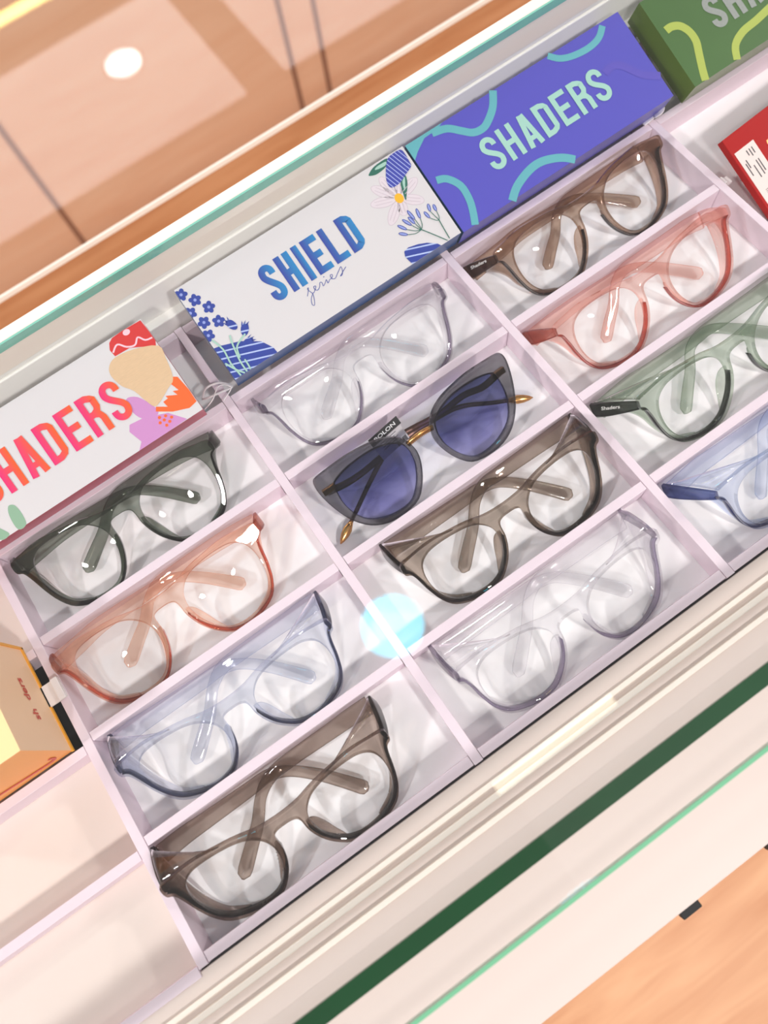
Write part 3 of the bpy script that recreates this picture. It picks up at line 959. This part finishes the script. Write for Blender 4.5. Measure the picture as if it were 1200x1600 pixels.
# --- white carton with pink letters
M['red_side'] = solid('red_side_print', srgb(196, 52, 84), 0.3, noise=.2, scale=12)
M['pk_grad'] = grad_mat('pink_orange_ink', srgb(232, 40, 120), srgb(250, 98, 30))
M['red_ink'] = solid('red_ink', srgb(214, 52, 50), .45)
M['fig'] = solid('sand_ink', srgb(222, 188, 150), .45, noise=.12, scale=900, stretch=(.3, 2.2, 1))
M['orange_ink'] = solid('orange_ink', srgb(250, 104, 40), .45)
M['lilac_ink'] = solid('lilac_ink', srgb(206, 142, 198), .45)
M['sage_ink'] = solid('sage_ink', srgb(142, 178, 150), .45)
M['pinkwhite'] = solid('blush_ink', srgb(244, 202, 214), .45)
c3 = carton(-14, 265, 20, [M['paper'], M['red_side'], M['red_side']], 'white carton with pink and orange lettering and a sand-coloured flower')
b = MB()
mats = [M['red_ink'], M['fig'], M['orange_ink'], M['lilac_ink'], M['sage_ink'], M['pinkwhite'], M['paper']]
b.poly([(142.1,31.2),(149.0,28.4),(154.4,16.6),(152.4,12.5),(144.4,15.1),(141.1,21.9)], Z(0), 3, 4)
b.poly(clip([(135.0,16.8),(144.9,15.7),(158.8,10.0),(166.5,0.3),(152.0,0),(130.9,0),(135.2,4.0),(132.5,13.1)]), Z(1), 3)
b.poly(clip([(156.7,68.2),(164.4,70),(177.4,68.1),(177.9,60.8),(178,52.3),(176.5,49.5),(169.9,52.9),(162.1,57.1),(151.8,57.5),(151.2,62.4),(153.4,66.4)]), Z(2), 0)
b.ribbon([(152, 60), (157, 63), (161, 58.6), (166, 56.8), (170, 60), (173, 56), (177.5, 55)], 1.1, Z(3), 5, 4)
b.poly(ell(166, 66.4, 2.4, 1.9), Z(3), 5)
b.poly([(171.0,29.4),(176.5,25.7),(177.8,15.3),(177.6,6.3),(171.6,5.2),(161.7,9.0),(153.1,14.8),(154.8,17.3),(160.9,13.2),(160.2,17.3),(163.9,17.6),(163.5,19.7),(170.1,16.2),(168.9,19.8),(172.4,18.3),(170.1,25.4)], Z(3), 2)
b.poly(clip([(144.9,53.8),(151.4,56.9),(164.1,54.9),(177.7,48.7),(177.2,39.9),(173.7,26.4),(167.3,22.7),(155.8,17.5),(152.4,21.6),(149.3,32.8),(144.9,39.3),(142.8,48.0)]), Z(4), 1, 3)
for (x, y) in [(152.8,10.4),(156.5,9.2),(159.1,6.5),(154.4,7.5),(151.3,7.4),(156.7,4.9),(153.8,3.9)]:
    b.poly(ell(x, y, 1.0, 1.0, 0, 12), Z(5), 2)
b.poly([(46.8,15.3),(50.1,13.9),(51,8),(49.5,0.2),(43.8,0.2),(44.1,9.9)], Z(2), 4, 4)
b.poly([(31.7,16.7),(35.4,7.0),(38.0,0.7),(31.8,0.6),(29.6,11.0)], Z(2), 4, 4)
b.build('printed_flowers', mats, c3)
b = MB(); word('SHADERS', 37.5, 20.5, 142.5, 26.8, 4.2, b, 0, Z(6), gap=.24)
b.build('lettering', M['pk_grad'], c3)

# --- green carton
M['green'] = solid('green_paper', srgb(72, 108, 54), 0.35, noise=.22, scale=14)
M['green_side'] = solid('green_side_print', srgb(96, 120, 48), 0.3, noise=.5, scale=14)
M['lime'] = solid('lime_ink', srgb(176, 190, 84), .4)
M['silver'] = solid('silver_foil', srgb(232, 238, 232), .22, .85, noise=.1, scale=700)
c4 = carton(563, 264, 22, [M['green'], M['green_side'], M['green_side']], 'green carton with lime bands at the far end of the row')
b = MB()
b.ribbon([(5, 43), (10, 43.2), (15.5, 40.5), (19, 34), (19.2, 26), (16, 18), (11.4, 7), (9, 0)], 5.6, Z(1), 0, 4)
b.ribbon([(37, 0), (42, 9), (52.2, 14), (65, 15.5), (80, 18)], 5.4, Z(1), 0, 4)
b.build('printed_waves', M['lime'], c4)
b = MB(); word('SHADERS', 37, 24, 140, 24, 4.4, b, 0, Z(3), gap=.26)
b.build('lettering', M['silver'], c4)

# ------------------------------------------------------------------ orange box resting on the tray beside the first column
M['peach_face'] = solid('peach_card', srgb(250, 212, 172), .45)
M['orange_face'] = solid('orange_card', srgb(244, 160, 70), .4, noise=.08, scale=18)
M['cream_face'] = solid('pale_yellow_card', srgb(255, 228, 168), .45)
M['gold_edge'] = solid('gold_card_edge', srgb(236, 166, 44), .4)
M['red_print'] = solid('red_print', srgb(206, 70, 48), .45)
ob = empty('orange_box', (-9, 135, 0.2))
tag(ob, 'orange and peach glasses box standing on the empty tray', 'box')
OW, OD, OH = 95, 71, 55
b = MB()
v = [(-OW, 0, 0), (0, 0, 0), (0, OD, 0), (-OW, OD, 0), (-OW, 0, OH), (0, 0, OH), (0, OD, OH), (-OW, OD, OH)]
for f, mi in (((0, 3, 2, 1), 0), ((4, 5, 6, 7), 2), ((0, 1, 5, 4), 1), ((1, 2, 6, 5), 0), ((2, 3, 7, 6), 1), ((3, 0, 4, 7), 0)):
    b.add([v[i] for i in f], [(0, 1, 2, 3)], mi)
b.build('carton_body', [M['peach_face'], M['orange_face'], M['cream_face']], ob)
b = MB()
b.box(-0.6, 0.9, -0.6, OD + .6, 0, 2.0); b.box(-0.6, 0.9, OD - .4, OD + 1.2, 0, OH)
b.build('gold_edging', M['gold_edge'], ob)
b = MB()
pts = catmull([Vector((-14, -.4, 30)), Vector((-8, -.4, 14)), Vector((-9, -.4, 7)), Vector((-22, -.4, 8)), Vector((-50, -.4, 12)), Vector((-90, -.4, 14))], False, 5)[5:]
b.sweep(pts, lambda q: (2.4, .3), Vector((0, 1, 0)), seg=6)
b.build('printed_line', M['red_print'], ob)
text_mesh('lettering', 'sh', M['red_print'], ob, 7.0, 5.6, (0.4, 20, 19), (math.radians(90), 0, math.radians(90)), thick=.02)
text_mesh('lettering', 'ders', M['red_print'], ob, 15.0, 5.6, (0.4, 33, 19), (math.radians(90), 0, math.radians(90)), thick=.02)

# ------------------------------------------------------------------ red carton, leaning in the tray at the right
M['red'] = solid('red_card', srgb(176, 4, 2), .5, spec=.15)
M['gold_txt'] = solid('gold_foil', srgb(226, 150, 80), .3, .3)
M['sticker'] = solid('sticker_paper', srgb(244, 222, 216), .5)
rb_ = empty('red_carton', (551, 222, 16), (math.radians(23), math.radians(0), math.radians(4)))
tag(rb_, 'red carton with a white barcode sticker leaning in the tray', 'box')
b = MB(); b.box(0, 160, -71, 0, -5.5, 0); b.build('carton_body', M['red'], rb_, bevel=.4)
b = MB(); b.box(2.0, 19.5, -70, -12, 0.05, .25); stk = b.build('barcode_sticker', M['sticker'], rb_)
b = MB()
y = -44.0
for k in range(16):
    wd = random.choice((.4, .7, 1.1))
    b.box(6.5, 16, y - wd, y, .27, .3)
    y -= wd + random.choice((.4, .7))
for (xx, yy, ww) in [(15, -15, 6), (12.6, -15, 7), (10.2, -15, 5), (14.5, -24, 12), (12.4, -24, 14), (9, -26, 12), (6, -20, 8), (4.4, -22, 12)]:
    b.box(xx, xx + .9, yy - ww * .8, yy, .27, .3)
b.build('barcode', M['ink'], stk)
text_mesh('lettering', 'shaders', M['gold_txt'], rb_, 38, 9, (27, -18, .1), (0, 0, math.radians(-90)), thick=.02)

# ------------------------------------------------------------------ little clips on the dividers
M['clip'] = clear('clear_clip', (.93, .92, .94), .06, 0, .3, 1.3)
M['clipw'] = solid('white_clip', srgb(240, 232, 232), .4)
lp = empty('clear_loop_tag', (176, 281, 1))
tag(lp, 'clear plastic loop lying over the divider between two cartons', 'clip')
b = MB()
b.sweep(catmull([Vector(p) for p in [(-9, 2, 0), (-3, 6, 2.5), (6, 4, 3), (12, -3, 1.5), (4, -3, 3.2), (-6, -1, 3), (-9, 2, .5)]], False, 6), lambda q: (1.5, .6), Vector((0, 0, 1)), seg=8)
b.sweep(catmull([Vector(p) for p in [(-12, -6, 1), (-4, -5, 4), (5, 1, 4.4), (11, -4, 3), (2, -9, 3)]], False, 6), lambda q: (.8, .6), Vector((0, 0, 1)), seg=8)
b.build('loop', M['clipw'], lp, smooth=True)
hk = empty('white_hook_clip', (541, 272, 1))
tag(hk, 'small curled white clip at the end of the divider under the violet carton', 'clip')
b = MB()
b.sweep(catmull([Vector(p) for p in [(-8, 3, 0), (-3, 3, 1), (2, 4, 1), (5, 6, 3), (7, 3, 5), (4, 1, 4), (1, 2, 2)]], False, 5), lambda q: (5, 1.2), Vector((0, .3, 1)), seg=8, power=4)
b.build('hook', M['clipw'], hk, smooth=True)
tb = empty('white_tab_clip', (-6, 171, 0.6))
tag(tb, 'white square tab bridging the orange box and the divider', 'clip')
b = MB(); b.box(-6.5, 9, -7, 7, 0, 1.6); b.box(4.5, 9, -7.5, 7, 1.6, 3.6)
b.build('tab', M['clipw'], tb, bevel=.4)

tb = empty('white_tab_clip', (549, 206, -8))
tag(tb, 'small white clip wedged beside the red carton', 'clip')
b = MB(); b.box(-5, 4, -3, 3, 0, 2.4); b.box(-5, -2.5, -3, 3, 2.4, 6)
b.build('tab', M['clipw'], tb, bevel=.4)
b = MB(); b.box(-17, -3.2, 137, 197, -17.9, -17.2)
o = b.build('slot_shade_strip', M['black']); tag(o, 'black strip standing in for the dark slot beside the orange box', 'slot shade')  # added strip: the dark of the slot is put in as black colour

# ------------------------------------------------------------------ ceiling lamps and glowing ceiling seen in the glass
def downlight(x, y, z, r, mat, label):
    o = empty('downlight', (x, y, z))
    tag(o, label, 'lamp', 'round ceiling lamps')
    b = MB()
    b.add([(r * math.cos(2 * math.pi * k / 48), r * math.sin(2 * math.pi * k / 48), 0) for k in range(48)], [tuple(range(48))[::-1]])
    b.build('diffuser', mat, o)
    b = MB()
    b.sweep([Vector((r * 1.06 * math.cos(2 * math.pi * k / 48), r * 1.06 * math.sin(2 * math.pi * k / 48), 4)) for k in range(49)], lambda q: (8, 6), Vector((0, 0, 1)), seg=6)
    b.build('ring', M['white'], o)
downlight(225, 400, 1900, 95, M['lamp'], 'round cool white ceiling lamp mirrored in the glass top')
downlight(752, 3613, 1900, 95, M['lamp_soft'], 'round ceiling lamp mirrored in the low glass shelf')
tb1 = MB(); tb1.sweep([Vector((200, -138, 1880)), Vector((610, -132, 1880))], lambda q: (34, 26), Vector((0, 0, 1)), seg=8)
o = tb1.build('tube_lamp', M['tube']); tag(o, 'short warm tube lamp on the ceiling above the ledge', 'lamp')
tb2 = MB(); tb2.sweep([Vector((-600, 4296, 1880)), Vector((1500, 4296, 1880))], lambda q: (70, 30), Vector((0, 0, 1)), seg=8)
o = tb2.build('tube_lamp', M['tube_y']); tag(o, 'long yellow tube lamp on the ceiling behind the counter', 'lamp')
for x0, x1, y0, y1, mt, lb in ((-1800, 1150, 3050, 3980, 'ceiling_glow', 'wide white ceiling area, made to glow, around the round lamp, mirrored in the low shelf'),
                              (1370, 3200, 3050, 3980, 'ceiling_glow', 'second white ceiling area, made to glow, mirrored at the top of the low shelf'),
                              (230, 1900, -900, -118, 'ceiling_glow_dim', 'white ceiling area, made to glow dimly, mirrored over the front ledge')):
    b = MB(); b.box(x0, x1, y0, y1, 1906, 1930)
    o = b.build('glowing_ceiling_area', M[mt], bevel=12)  # plain ceiling; the added glow brightens its mirror image in the glass
    tag(o, lb, 'glowing ceiling', 'flat ceiling panels')
